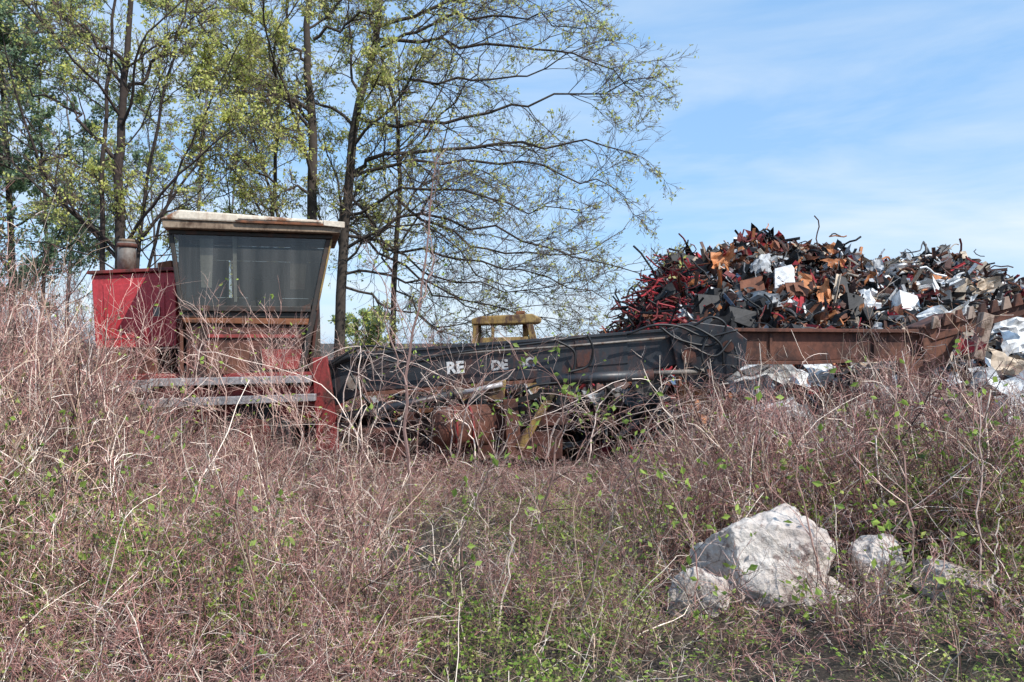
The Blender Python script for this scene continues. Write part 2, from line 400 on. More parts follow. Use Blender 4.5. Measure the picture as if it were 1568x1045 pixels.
whips('sapling.002',[([(440,780),(430,640),(420,560),(410,480)],0.006),([(330,760),(350,620),(330,540),(320,470)],0.006),([(280,720),(300,600),(310,520)],0.005),([(470,800),(460,650),(440,590),(450,520)],0.005),([(210,760),(230,620),(200,520),(230,440)],0.005),([(120,760),(150,600),(160,500)],.005)],8.3,pk,18,0.4)
whips('sapling.003',[([(1290,980),(1250,860),(1210,700),(1190,620)],0.007),([(1400,880),(1390,640),(1370,560)],0.006),([(1500,900),(1510,640),(1480,570)],0.006),([(1170,990),(1150,900),(1180,830)],.005),([(1060,980),(1090,870),(1070,780)],.006),([(1340,980),(1330,900),(1345,790)],.006),([(1440,990),(1430,900),(1450,790)],.006),([(1210,990),(1230,900)],.005)],4.5,pk,10,0.3,.4)
gr=[(0.36,0.30,0.27),(0.68,0.6,0.53),(0.22,0.14,0.12),(.07,.05,.045)]
vs=[]
for i in range(50):
    x0=R.uniform(500,980); y0=R.uniform(690,740); x1=x0+R.normal()*90; h=R.uniform(50,180)*(1.1 if x0<820 else .75)
    vs.append(([(x0,y0),(x0*.7+x1*.3,y0-h*.7),(x1,y0-h),(x1+R.normal()*60,y0-h*R.uniform(.4,.9))],R.uniform(0.004,0.010)))
whips('vine_tangle',vs,9.1,gr,6,0.25,pr=[2,1,2,2.5])
vs=[]
for i in range(24):
    x0=R.uniform(150,500); y0=R.uniform(660,700); x1=x0+R.normal()*50; h=R.uniform(60,190)
    vs.append(([(x0,y0),(x0*.7+x1*.3,y0-h*.6),(x1,y0-h)],R.uniform(0.003,0.006)))
whips('vine_tangle.001',vs,9.0,pk,12,0.4)
vs=[]
for i in range(60):
    x0=R.uniform(-20,1590); y0=R.uniform(930,1010); x1=x0+R.normal()*80; h=R.uniform(150,330)
    if 1000<x0<1500: h*=.45
    vs.append(([(x0,y0),(x0*.6+x1*.4+R.normal()*15,y0-h*.55),(x1,y0-h)],R.uniform(0.003,0.007)))
whips('bare_canes',vs,4.4,[(0.80,0.70,0.60),(0.34,0.21,0.17),(0.5,0.38,0.32),(.08,.05,.045)],7,0.25,.12,dy=.7)

# ------------------------------------------------------------------ parts helpers
import bmesh
def empty(name):
    e=bpy.data.objects.new(name,None); scene.collection.objects.link(e); e.empty_display_size=0.2; return e
def finish(me,name,mat,parent,bev=0.008):
    o=bpy.data.objects.new(name,me); scene.collection.objects.link(o); o.parent=parent
    if mat: me.materials.append(mat)
    if bev:
        b=o.modifiers.new('bevel','BEVEL'); b.width=bev; b.segments=2; b.limit_method='ANGLE'
    return o
def prism(name,outline,y0,y1,mat,parent,bev=0.008,loc=None,rot=0):
    n=len(outline)
    v=[(x,y0,z) for x,z in outline]+[(x,y1,z) for x,z in outline]
    f=[tuple(range(n)),tuple(range(2*n-1,n-1,-1))]+[(i,i+n,(i+1)%n+n,(i+1)%n) for i in range(n)]
    me=bpy.data.meshes.new(name); me.from_pydata(v,[],f); me.update()
    bm=bmesh.new(); bm.from_mesh(me); bmesh.ops.recalc_face_normals(bm,faces=bm.faces); bm.to_mesh(me); bm.free()
    o=finish(me,name,mat,parent,bev)
    if loc is not None: o.location=loc
    o.rotation_euler[2]=rot
    return o
def E(pts,Y=10.0): return [(M(a,b,Y)[0],M(a,b,Y)[2]) for a,b in pts]
def tube(name,pts,r,mat,parent,k=12,n=None):
    B=Builder(); P=np.array(pts,float)
    if n: P=resample(P,n)
    Rd=np.full(len(P),r) if np.isscalar(r) else np.array(r,float)
    B.tubes(P[None],Rd[None],(0.1,0.1,0.1),k)
    me_o=B.obj(name,[mat],True,parent); me=me_o.data
    bm=bmesh.new(); bm.from_mesh(me); bmesh.ops.holes_fill(bm,edges=[e for e in bm.edges if e.is_boundary],sides=0)
    for f in bm.faces:
        if len(f.verts)>4: f.smooth=False
    bmesh.ops.recalc_face_normals(bm,faces=bm.faces); bm.to_mesh(me); bm.free()
    return me_o

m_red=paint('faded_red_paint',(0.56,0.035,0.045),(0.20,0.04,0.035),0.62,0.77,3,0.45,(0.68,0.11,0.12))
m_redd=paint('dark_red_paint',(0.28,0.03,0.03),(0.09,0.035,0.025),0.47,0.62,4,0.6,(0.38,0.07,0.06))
m_navy=paint('boom_dark_paint',(0.012,0.015,0.022),(0.12,0.045,0.03),0.53,0.67,3.5,0.42,(0.05,0.055,0.062))
m_rust=paint('rusted_steel',(0.17,0.058,0.036),(0.065,0.028,0.02),0.45,0.6,4,0.8,(0.23,0.10,0.06))
m_rustd=paint('dark_rusted_steel',(0.11,0.034,0.022),(0.03,0.016,0.013),0.42,0.58,4,0.8,(0.15,0.055,0.04))
m_orust=paint('orange_rust',(0.24,0.08,0.03),(0.09,0.04,0.02),0.48,0.6,5,0.8,(0.26,0.11,0.055))
m_roof=paint('weathered_roof',(0.74,0.64,0.5),(0.26,0.12,0.06),0.52,0.60,2.2,0.75,(0.82,0.74,0.62))
m_fasc=paint('roof_fascia',(0.26,0.18,0.12),(0.09,0.05,0.03),0.5,0.62,4,0.8,(0.46,0.36,0.26))
m_frame=paint('cab_frame',(0.03,0.027,0.024),(0.09,0.04,0.025),0.5,0.62,5,0.6,(0.05,0.045,0.038))
m_yel=paint('yellow_paint',(0.36,0.22,0.055),(0.10,0.05,0.03),0.45,0.58,6,0.6,(0.42,0.30,0.12))
m_alu=paint('dull_aluminium',(0.46,0.44,0.45),(0.2,0.12,0.09),0.6,0.7,6,0.45,(0.56,0.54,0.54),0.2)
m_grey=paint('grey_steel',(0.18,0.16,0.14),(0.12,0.06,0.035),0.5,0.65,5,0.6,(0.28,0.25,0.22))
m_wht=paint('lettering_white',(0.82,0.83,0.84),(0.2,0.18,0.17),0.66,0.74,12,0.4,(0.75,0.75,0.74))
m_wht2=paint('lettering_worn',(0.55,0.55,0.56),(0.02,0.02,0.025),0.50,0.58,14,0.4,(0.5,0.5,0.5))
m_wood=paint('grey_wood',(0.40,0.27,0.2),(0.14,0.09,0.06),0.5,0.6,5,0.9,(0.48,0.37,0.3))
m_blk,nt,b=newmat('black_rubber'); b.inputs['Base Color'].default_value=(0.015,0.015,0.016,1); b.inputs['Roughness'].default_value=0.5
m_int=paint('cab_lining',(0.07,0.07,0.06),(0.03,0.03,0.025),0.5,0.65,2,0.8,(0.10,0.095,0.08))
m_int2=paint('cab_lining_pale',(0.55,0.55,0.52),(0.35,0.34,0.3),0.55,0.7,2,0.8)
m_glass,nt,b=newmat('dusty_glass')
out=nt.nodes['Material Output']; tr=N(nt,'ShaderNodeBsdfTransparent')
nt.links.new(ramp(nt,noise(nt,1.6,2,(1.8,1,0.15)),0.35,0.7,(0.36,0.36,0.33),(0.60,0.60,0.55)),tr.inputs[0])
gl=N(nt,'ShaderNodeBsdfGlossy'); gl.inputs['Roughness'].default_value=0.0; gl.inputs[0].default_value=(0.8,0.82,0.84,1)
df=N(nt,'ShaderNodeBsdfDiffuse')
nt.links.new(ramp(nt,noise(nt,3.5,3,(1.5,1,0.12)),0.35,0.75,(0.10,0.095,0.08),(0.42,0.41,0.38)),df.inputs[0])
m1=N(nt,'ShaderNodeMixShader'); m1.inputs[0].default_value=0.06; nt.links.new(tr.outputs[0],m1.inputs[1]); nt.links.new(gl.outputs[0],m1.inputs[2])
m2=N(nt,'ShaderNodeMixShader'); m2.inputs[0].default_value=0.16; nt.links.new(m1.outputs[0],m2.inputs[1]); nt.links.new(df.outputs[0],m2.inputs[2])
nt.links.new(m2.outputs[0],out.inputs[0])

# ------------------------------------------------------------------ knuckleboom loader
K=empty('scrap_handling_crane')
th=math.radians(15); c0=(-2.25,10.0,0.0)
def CP(name,outl,y0,y1,mat,bev=0.01): return prism(name,outl,y0,y1,mat,K,bev,c0,th)
W=1.92; zt=2.93; zb=1.98
def lx(z): return -W+0.12*(zt-z)/(zt-zb)
def rx(z): return -0.19*(zt-z)/(zt-zb)
CP('window_header',[(lx(zt),zt),(0,zt),(rx(zt-.05),zt-.05),(lx(zt-.05),zt-.05)],0,0.06,m_frame)
CP('left_post',[(lx(zt-.055),zt-.055),(lx(zt-.055)+.05,zt-.055),(lx(zb)+.05,zb),(lx(zb),zb)],0.0,0.07,m_frame)
CP('right_post',[(rx(zt-.055)-.075,zt-.055),(rx(zt-.055),zt-.055),(rx(1.1),1.1),(rx(1.1)-.075,1.1)],0.002,0.09,m_frame)
CP('right_post_edge',[(rx(zt-.06)-.016,zt-.06),(rx(zt-.06)+.008,zt-.06),(rx(zb)+.008,zb),(rx(zb)-.016,zb)],-0.012,0.03,m_yel,0.004)
CP('window_sill',[(lx(zb)+.05,zb+.05),(rx(zb)-.078,zb+.05),(rx(zb)-.078,zb-.02),(lx(zb)+.02,zb-.02)],-.01,0.08,m_frame)
CP('rust_band',[(lx(zb)+.03,zb-.10),(rx(zb)-.078,zb-.10),(rx(1.82)-.078,1.80),(lx(1.82)+.03,1.82)],0.02,0.07,m_orust)
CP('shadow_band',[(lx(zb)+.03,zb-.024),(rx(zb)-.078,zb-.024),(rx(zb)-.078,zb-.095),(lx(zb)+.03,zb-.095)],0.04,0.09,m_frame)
CP('lower_front_panel',[(lx(1.8)+.05,1.81),(rx(1.82)-.08,1.79),(rx(1.2)-.08,1.15),(lx(1.2)-.02,1.15)],0.06,0.10,m_rustd)
CP('front_panel_rib',[(lx(1.8)+.3,1.68),(rx(1.7)-.14,1.68),(rx(1.7)-.14,1.64),(lx(1.8)+.3,1.64)],0.03,0.058,m_redd,.004)
CP('front_panel_door',[(lx(1.5)+.25,1.58),(-1.0,1.58),(-1.0,1.2),(lx(1.5)+.25,1.2)],0.04,0.058,m_rust,.004)
CP('front_panel_step',[(-.85,1.5),(-.35,1.5),(-.38,1.25),(-.85,1.25)],0.04,0.058,m_redd,.004)
def rr(x0,x1,z0,z1,dx0,dx1,r=0.1):
    pts=[(x0,z1),(x1,z1)]
    for a in np.linspace(0,90,6): pts.append((x1+dx1-r+r*math.cos(math.radians(a)),z0+r-r*math.sin(math.radians(a))))
    for a in np.linspace(90,180,6): pts.append((x0+dx0+r+r*math.cos(math.radians(a)),z0+r-r*math.sin(math.radians(a))))
    return pts
go_=rr(lx(zt)+.04,-.06,zb+.04,zt-.04,0.1,-.17)
me=bpy.data.meshes.new('windscreen'); me.from_pydata([(x,0.033,z) for x,z in go_],[],[tuple(range(len(go_)))]); wo=finish(me,'windscreen',m_glass,K,0); wo.location=c0; wo.rotation_euler[2]=th
CP('gusset_left',[(lx(zb)+.045,zb+.045),(lx(zb)+.17,zb+.045),(lx(zb)+.08,zb+.08),(lx(zb+.15)+.045,zb+.17)],0.005,0.028,m_frame,.003)
CP('gusset_right',[(rx(zb)-.20,zb+.045),(rx(zb)-.074,zb+.045),(rx(zb+.15)-.074,zb+.17),(rx(zb)-.105,zb+.08)],0.005,0.028,m_frame,.003)
D=1.5
CP('rear_wall_low',[(-W+.1,2.2),(-.12,2.2),(-.2,1.15),(-W+.12,1.15)],D-.05,D,m_int)
CP('rear_wall_top',[(-W+.02,2.92),(-.02,2.92),(-.04,2.72),(-W+.04,2.72)],D-.05,D,m_int)
CP('rear_wall_left',[(-W+.04,2.715),(-1.35,2.715),(-1.35,2.205),(-W+.1,2.205)],D-.05,D,m_int)
CP('rear_wall_mid',[(-1.30,2.715),(-.60,2.715),(-.60,2.205),(-1.30,2.205)],D-.05,D,m_int)
CP('rear_wall_right',[(-.36,2.715),(-.04,2.715),(-.12,2.205),(-.36,2.205)],D-.05,D,m_int)
CP('rear_window_pane',[(-.60,2.715),(-.36,2.715),(-.36,2.205),(-.60,2.205)],D-.03,D-.02,m_int,0)
CP('hanging_panel',[(-1.58,2.85),(-1.42,2.85),(-1.44,2.25),(-1.56,2.25)],0.10,0.115,m_int2,.003)
CP('hanging_cloth',[(-1.20,2.88),(-1.15,2.88),(-1.145,2.08),(-1.18,2.08)],0.08,0.09,m_int2,.003)
CP('side_document',[(-.52,2.8),(-.30,2.8),(-.34,2.25),(-.52,2.25)],0.16,0.17,m_grey,.003)
CP('left_side_panel',[(-W+.1,2.9),(-W+.14,2.9),(-W+.16,1.15),(-W+.12,1.15)],0.10,D-.055,m_rust)
CP('right_side_panel',[(-.20,2.02),(-.16,2.02),(-.26,1.15),(-.30,1.15)],0.10,D-.055,m_rustd)
CP('right_side_top',[(-.05,2.92),(-.01,2.92),(-.02,2.8),(-.06,2.8)],0.095,D-.055,m_frame)
CP('right_side_blind',[(-.07,2.79),(-.05,2.79),(-.17,2.03),(-.19,2.03)],0.3,D-.125,m_int)
CP('rear_right_post',[(-.08,2.80),(-.02,2.80),(-.15,2.02),(-.21,2.02)],D-.12,D-.055,m_frame)
CP('cab_floor',[(-W+.17,1.3),(-.31,1.3),(-.31,1.25),(-W+.17,1.25)],0.11,D-.06,m_grey)
CP('seat_back',[(-1.05,2.45),(-.65,2.45),(-.6,1.75),(-1.1,1.75)],0.95,1.08,m_blk,.05)
CP('seat_cushion',[(-1.1,1.75),(-.6,1.75),(-.6,1.6),(-1.1,1.6)],0.5,1.1,m_blk,.04)
CP('control_column',[(-1.0,2.1),(-.94,2.1),(-.9,1.31),(-1.02,1.31)],0.35,0.42,m_frame)
CP('roof_fascia',[(-W-.05,3.03),(.10,3.01),(.09,2.94),(-W-.04,2.935)],-.14,D+.1,m_fasc,.01)
CP('roof_cap',[(-W-.07,3.034),(-W+.14,3.15),(-1.0,3.12),(.07,3.08),(.12,3.06),(.12,3.014)],-.17,D+.12,m_roof,.02)
CP('roof_trim',[(-1.15,3.05),(-.02,3.045),(-.02,3.015),(-1.13,3.02)],-.185,-.172,m_orust,.004)
CP('roof_peeled_strip',[(-1.1,3.088),(-.15,3.073),(-.14,3.055),(-1.12,3.065)],-.19,-.175,m_roof,.003)
CP('roof_corner_cap',[(-.12,3.085),(.135,3.075),(.135,3.0),(-.12,3.02)],-.188,-.16,m_roof,.006)
CP('roof_loose_board',[(-1.3,3.16),(-.5,3.125),(-.5,3.11),(-1.3,3.14)],.1,.3,m_fasc,.004)
prism('engine_housing',E([(139,421),(268,416),(270,530),(146,534)],10.2),10.2,11.6,m_red,K,.015)
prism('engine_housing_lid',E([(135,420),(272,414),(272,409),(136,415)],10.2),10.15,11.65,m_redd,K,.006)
prism('housing_door',E([(158,436),(252,432),(253,515),(162,519)],10.2),10.188,10.198,m_red,K,.004)
prism('housing_latch',E([(236,470),(246,470),(246,484),(236,484)],10.2),10.17,10.187,m_grey,K,.003)
prism('air_intake',E([(240,402),(262,398),(264,414),(240,414)],10.4),10.4,10.7,m_orust,K,.01)
bx,_,bz=M(194,412,10.7)
tube('exhaust_stack',[(bx,10.7,bz-.05),(bx,10.7,bz+.36)],0.115,m_grey,K,20)
tube('exhaust_collar',[(bx,10.7,bz+.29),(bx,10.7,bz+.34)],0.128,m_rust,K,20)
tube('exhaust_outlet',[(bx,10.7,bz+.36),(bx,10.7,bz+.40)],0.10,m_fasc,K,20)
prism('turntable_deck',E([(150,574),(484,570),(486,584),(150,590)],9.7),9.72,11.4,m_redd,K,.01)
prism('deck_rail_upper',E([(228,580),(474,575),(474,586),(228,592)],9.6),9.6,9.71,m_alu,K,.008)
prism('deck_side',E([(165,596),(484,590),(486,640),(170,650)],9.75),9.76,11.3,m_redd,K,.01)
prism('deck_rail_lower',E([(205,612),(482,603),(482,614),(205,626)],9.62),9.62,9.74,m_alu,K,.008)
prism('battery_box',E([(165,536),(240,534),(240,572),(165,573)],9.95),9.95,10.6,m_rust,K,.01)
prism('step_box',E([(170,584),(226,582),(226,600),(170,602)],9.55),9.55,9.71,m_alu,K,.008)
prism('mast_plate',E([(478,548),(500,545),(515,640),(518,690),(484,690)],9.7),9.7,9.76,m_redd,K,.01)
prism('mast_plate_rear',E([(478,548),(500,545),(515,640),(518,690),(484,690)],10.3),10.3,10.36,m_redd,K,.01)
prism('chassis_beam',E([(150,660),(860,650),(860,700),(150,705)],10.2),10.0,10.9,m_rustd,K,.02)
prism('outrigger_box',E([(620,632),(870,618),(872,650),(620,662)],10),9.95,10.25,m_rustd,K,.01)
prism('outrigger_flange',E([(640,626),(780,618),(780,624),(640,632)],9.95),9.9,10.2,m_orust,K,.004)
for i,cx_ in enumerate((240,400)):
    X,_,Z=M(cx_,735,10)
    tube('tyre_%d'%i,[(X,9.75,.45),(X,9.78,.45),(X,10.02,.45),(X,10.05,.45)],[.39,.45,.45,.39],m_blk,K,28)
    tube('hub_%d'%i,[(X,9.70,.45),(X,9.9,.45)],.2,m_redd,K,20)
prism('main_boom',E([(500,552),(560,541),(1045,504),(1052,556),(1000,566),(560,600),(512,622)],9.9),9.9,10.25,m_navy,K,.015)
prism('main_boom_top_flange',E([(548,539),(1048,501),(1048,505.5),(548,543.5)],9.9),9.87,10.28,m_navy,K,.004)
prism('main_boom_bottom_flange',E([(560,600.5),(1000,567),(1000,572),(560,606)],9.9),9.87,10.28,m_rust,K,.004)
prism('boom_weld_plate',E([(880,522),(960,516),(962,556),(884,562)],9.9),9.885,9.897,m_navy,K,.004)
prism('boom_wear_plate',E([(560,548),(640,542),(642,560),(562,566)],9.9),9.888,9.897,m_navy,K,.003)
tube('boom_pipe',[M(640,546,9.86),M(760,537,9.86),M(880,529,9.86),M(1020,517,9.86)],0.014,m_grey,K,8)
tube('boom_root',[M(500,600,9.82),M(505,565,9.82),M(530,548,9.82),M(570,548,9.82)],0.05,m_blk,K,10,14)
tube('boom_root_pin',[M(540,585,9.8),M(540,585,10.4)],0.085,m_grey,K,20)
tube('lift_cylinder_barrel',[M(520,640,9.7),M(700,603,9.7)],0.055,m_navy,K,16)
tube('lift_cylinder_rod',[M(700,603,9.7),M(770,588,9.7)],0.03,m_alu,K,14)
tube('lift_cylinder_gland',[M(696,604,9.7),M(708,601.5,9.7)],0.068,m_grey,K,16)
tube('stick_cylinder_barrel',[M(830,582,9.75),M(1000,574,9.75)],0.07,m_navy,K,18)
tube('stick_cylinder_rod',[M(985,572,9.75),M(1080,568,9.75)],0.03,m_grey,K,14)
tube('stick_cylinder_eye',[M(832,582,9.68),M(832,582,9.85)],0.09,m_navy,K,18)
prism('cylinder_bracket',E([(740,585),(775,582),(772,612),(748,612)],9.75),9.75,9.86,m_yel,K,.01)
prism('outrigger_leg',E([(770,612),(792,610),(800,700),(778,700)],9.9),9.86,9.94,m_rust,K,.01)
prism('outrigger_brace',E([(840,600),(852,600),(800,690),(790,680)],9.95),9.84,9.88,m_yel,K,.01)
def text(s,px,py,size,mat):
    cu=bpy.data.curves.new('lettering','FONT'); cu.body=s; cu.size=size; cu.extrude=0.001; cu.offset=0.008
    o=bpy.data.objects.new('lettering_tmp',cu); scene.collection.objects.link(o)
    bpy.context.view_layer.update(); me=bpy.data.meshes.new_from_object(o); bpy.data.objects.remove(o)
    q=bpy.data.objects.new('lettering',me); scene.collection.objects.link(q); q.parent=K
    q.location=M(px,py,9.893); q.rotation_euler=(math.pi/2,math.radians(-4.4),0); me.materials.clear(); me.materials.append(mat)
text('RE',684,572,0.20,m_wht); text('DE',752,567,0.17,m_wht2); text('IC',800,562,0.16,m_wht2)
kp=[(1025,508),(1060,492),(1120,500),(1145,520),(1140,560),(1100,590),(1070,596),(1040,575)]
prism('knuckle_plate',E(kp,9.8),9.8,9.84,m_navy,K,.01)
prism('knuckle_plate_rear',E(kp,10.3),10.3,10.34,m_rust,K,.01)
prism('knuckle_core',E([(1050,515),(1130,515),(1120,560),(1070,570)],9.9),9.85,10.29,m_navy,K,.02)
for i,(a,b_,r) in enumerate(((1055,545,.085),(1115,530,.07),(1085,572,.055))):
    tube('knuckle_pin_%d'%i,[M(a,b_,9.72),M(a,b_,10.36)],r,m_rust,K,20)
prism('stick_web',E([(1130,508),(1415,510),(1415,545),(1240,552),(1140,552)],9.95),9.98,10.2,m_rust,K,.008)
prism('stick_top_flange',E([(1125,502),(1418,504),(1418,509.5),(1125,507.5)],9.9),9.9,10.28,m_rust,K,.005)
prism('stick_bottom_flange',E([(1140,552.5),(1240,552.5),(1415,545.5),(1415,551),(1240,558),(1140,558)],9.9),9.9,10.28,m_rust,K,.005)
for i,a in enumerate((1180,1340)):
    prism('stick_rib_%d'%i,E([(a,510.5),(a+4,510.5),(a+4,544),(a,544)],9.92),9.95,9.975,m_rust,K,.003)
prism('stick_drop_plate',E([(1375,552),(1425,546),(1428,596),(1400,606),(1378,590)],9.9),9.9,9.96,m_rust,K,.01)
prism('end_bracket',E([(1410,500),(1460,478),(1475,500),(1450,560),(1418,566)],9.88),9.88,10.3,m_rust,K,.015)
prism('jaw_plate',E([(1415,500),(1568,458),(1620,446),(1620,468),(1568,482),(1430,522)],9.85),9.86,9.92,m_rust,K,.006)
for i in range(11):
    a=1425+i*18; t=498-i*4.9
    prism('jaw_tooth_%d'%i,E([(a,t+6),(a+3,t-13),(a+9,t-15),(a+14,t+2)],9.84),9.80,9.855,m_rust if i%3 else m_wood,K,.004)
hs=[[(1020,505),(1050,497),(1085,512),(1105,530),(1108,560)],[(1030,512),(1060,530),(1095,545),(1120,520)],[(1090,505),(1075,540),(1085,580)],
    [(960,512),(1000,498),(1040,500),(1080,515),(1130,505)],[(900,512),(908,535),(900,560),(870,570)],[(850,520),(880,540),(870,580),(820,590),(790,605)],
    [(560,542),(620,556),(690,541),(800,528),(900,515)],[(1060,560),(1100,580),(1130,560),(1125,530)],[(500,560),(560,530),(640,545)],[(530,560),(570,620),(640,630)],
    [(1010,500),(1040,520),(1090,528),(1112,500),(1090,485),(1060,500)],[(1120,560),(1150,575),(1180,560)]]
for i,h in enumerate(hs):
    tube('hydraulic_hose_%d'%i,[M(a,b_,9.70+0.03*math.sin(j*2+i)) for j,(a,b_) in enumerate(h)],0.015,m_blk,K,8,24)

dr=empty('steel_drum')
tube('drum_shell',[M(665,655,9.5),M(668,655,9.5),M(745,650,9.75),M(748,650,9.75)],[.22,.25,.25,.22],m_rust,dr,26)
for i,f in enumerate((.3,.6)):
    a=M(665,655,9.5)*(1-f)+M(748,650,9.75)*f; d=(M(748,650,9.75)-M(665,655,9.5))*0.02
    tube('drum_hoop_%d'%i,[a-d,a+d],.262,m_redd,dr,26)

# ------------------------------------------------------------------ yellow wheel loader behind
Y2=14.5; L_=empty('yellow_wheel_loader')
prism('canopy_roof',E([(722,488),(735,484),(815,480),(829,487),(829,494),(722,497)],Y2),Y2,Y2+1.4,m_yel,L_,.02)
prism('roof_lamp',E([(790,476),(804,475),(804,480),(790,481)],Y2),Y2+.1,Y2+.3,m_orust,L_,.01)
prism('canopy_post_left',E([(724,498),(732,498),(732,560),(722,560)],Y2),Y2+.02,Y2+.12,m_yel,L_)
prism('canopy_post_right',E([(806,495),(816,495),(833,560),(820,560)],Y2),Y2+.02,Y2+.14,m_yel,L_)
prism('canopy_rear_left',E([(730,497),(737,497),(737,560),(730,560)],Y2+1.2),Y2+1.2,Y2+1.3,m_yel,L_)
prism('canopy_rear_right',E([(800,495),(808,495),(812,560),(803,560)],Y2+1.2),Y2+1.2,Y2+1.3,m_yel,L_)
prism('window_bar',E([(734,517),(816,515),(817,526),(734,528)],Y2),Y2+.04,Y2+.1,m_yel,L_)
prism('window_mullion',E([(752,498),(757,498),(757,516),(752,516)],Y2),Y2+.05,Y2+.1,m_yel,L_)
prism('loader_body',E([(700,540),(860,536),(900,560),(900,610),(700,620)],Y2),Y2+.05,Y2+1.7,m_yel,L_,.03)
prism('engine_hood',E([(832,520),(890,528),(898,558),(834,558)],Y2),Y2+.2,Y2+1.4,m_orust,L_,.03)
for i,a in enumerate((725,880)):
    X=M(a,0,Y2)[0]
    tube('wheel_%d'%i,[(X,Y2-.35,.55),(X,Y2-.3,.55),(X,Y2-.05,.55),(X,Y2,.55)],[.48,.55,.55,.48],m_blk,L_,28)
    tube('wheel_hub_%d'%i,[(X,Y2-.38,.55),(X,Y2-.2,.55)],.2,m_yel,L_,20)

# ------------------------------------------------------------------ scrap pile
B=Builder()
cx=[1.0,2.0,2.6,3.1,3.5,4.4,5.5,6.2,6.9,7.3,7.8,8.6,9.3,10.1,10.8,12,15]
cz=[0.0,1.25,2.05,2.75,3.25,3.5,3.74,3.65,3.5,3.12,3.22,3.38,3.3,3.08,2.8,2.5,0.0]
def H(x,y):
    c=np.interp(x*17/np.clip(y,12.5,17),cx,cz)
    d=np.where(y<17,(17-y)/5.8,(y-17)/5.5)
    h=c*(1-np.clip(d,0,1)**1.35)
    return np.maximum(h, 0)+0.14*np.sin(x*3.1+y)*np.sin(y*2.3)*(h>0.3)
g1=np.linspace(-1,16,110); g2=np.linspace(10.8,23,80); GX,GY=np.meshgrid(g1,g2); GZ=H(GX,GY)-0.25
idx=np.arange(GX.size).reshape(GX.shape)
B.add(np.stack([GX,GY,GZ],-1).reshape(-1,3),np.stack([idx[:-1,:-1],idx[:-1,1:],idx[1:,1:],idx[1:,:-1]],-1).reshape(-1,4),(0.02,0.016,0.015))
pal={'dark':(0.02,0.02,0.022),'grey':(0.12,0.12,0.12),'silver':(0.46,0.47,0.48),'white':(0.88,0.88,0.87),'rust':(0.22,0.08,0.04),'orange':(0.55,0.22,0.09),
     'red':(0.42,0.035,0.045),'dred':(0.20,0.035,0.035),'tan':(0.55,0.44,0.33),'blue':(0.12,0.18,0.28),'brown':(0.11,0.055,0.042)}
names=list(pal)
def pickcol(x):
    if x<3.9: w=[9,3,1,1.0,2.2,1.2,3.5,3.5,.6,.3,4]
    elif x<7.0: w=[9.5,3.2,1.7,1.7,4.2,2.2,1.6,2.4,1.4,.4,4.5]
    else: w=[8.5,3.2,2.0,3.2,2.8,1.1,.7,1.4,3.2,.3,4]
    return np.array(pal[names[R.choice(len(names),p=np.array(w)/sum(w))]])*R.uniform(0.7,1.15)
def rotm():
    a,b_,c=R.uniform(0,6.28),R.normal()*0.7,R.normal()*0.9
    ca,sa=math.cos(a),math.sin(a); cb_,sb_=math.cos(b_),math.sin(b_); cc,sc_=math.cos(c),math.sin(c)
    return np.array([[ca,-sa,0],[sa,ca,0],[0,0,1]])@np.array([[1,0,0],[0,cb_,-sb_],[0,sb_,cb_]])@np.array([[cc,0,sc_],[0,1,0],[-sc_,0,cc]])
boxq=np.array([[0,3,2,1],[4,5,6,7],[0,1,5,4],[1,2,6,5],[2,3,7,6],[3,0,4,7]])
UB=np.array([[-1,-1,-1],[1,-1,-1],[1,1,-1],[-1,1,-1],[-1,-1,1],[1,-1,1],[1,1,1],[-1,1,1]])*0.5
def sheet(C,a,b_,col,crump=0.12,Rm=None,n=5):
    s=np.linspace(-.5,.5,n); X,Y=np.meshgrid(s,s)
    Z=(R.normal()*0.9*X**2+R.normal()*0.9*X*Y+R.normal()*.6*Y**2)*a+R.normal(size=X.shape)*crump*a*0.3
    jx=X*a*(1+R.normal(size=X.shape)*.06)+R.normal(size=X.shape)*.03*a; jy=Y*b_*(1+R.normal(size=X.shape)*.06)*(1+R.normal()*.5*X)+R.normal(size=X.shape)*.03*b_
    v=np.stack([jx,jy,Z],-1).reshape(-1,3)
    i=np.arange(n*n).reshape(n,n); q=np.stack([i[:-1,:-1],i[:-1,1:],i[1:,1:],i[1:,:-1]],-1).reshape(-1,4)
    Rm=rotm() if Rm is None else Rm
    B.add(v@Rm.T+C,q,col)
def boxp(C,dims,col,defm=0.12,Rm=None):
    v=UB*np.array(dims)*(1+R.normal(size=(8,3))*defm); B.add(v@(rotm() if Rm is None else Rm).T+C,boxq,col)
def angle_iron(C,L,w,col):
    Rm=rotm(); t=w*.12
    for dims,off in (((L,w,t),(0,0,0)),((L,t,w),(0,-w/2,w/2))):
        B.add((UB*np.array(dims)+np.array(off))@Rm.T+C,boxq,col)
def rods(C,m,L,r,col):
    S=C+R.normal(size=(m,3))*0.15-np.array([0,0,.08]); D=R.normal(size=(m,3)); D[:,2]*=0.3
    P,Rd=grow(S-norm(D)*L/2,D,np.full(m,L)*R.uniform(.5,1.3,m),np.full(m,r),7,0.30,(0,0,-.07),1.0); B.tubes(P,Rd,np.tile(col,(m,1)),5)
def hoop(C,r,tr,col):
    a=np.linspace(0,2*np.pi,15); P=np.stack([np.cos(a)*r,np.sin(a)*r,0*a],1)@rotm().T+C; B.tubes(P[None],np.full((1,15),tr),np.array([col]),5)
cnt=0
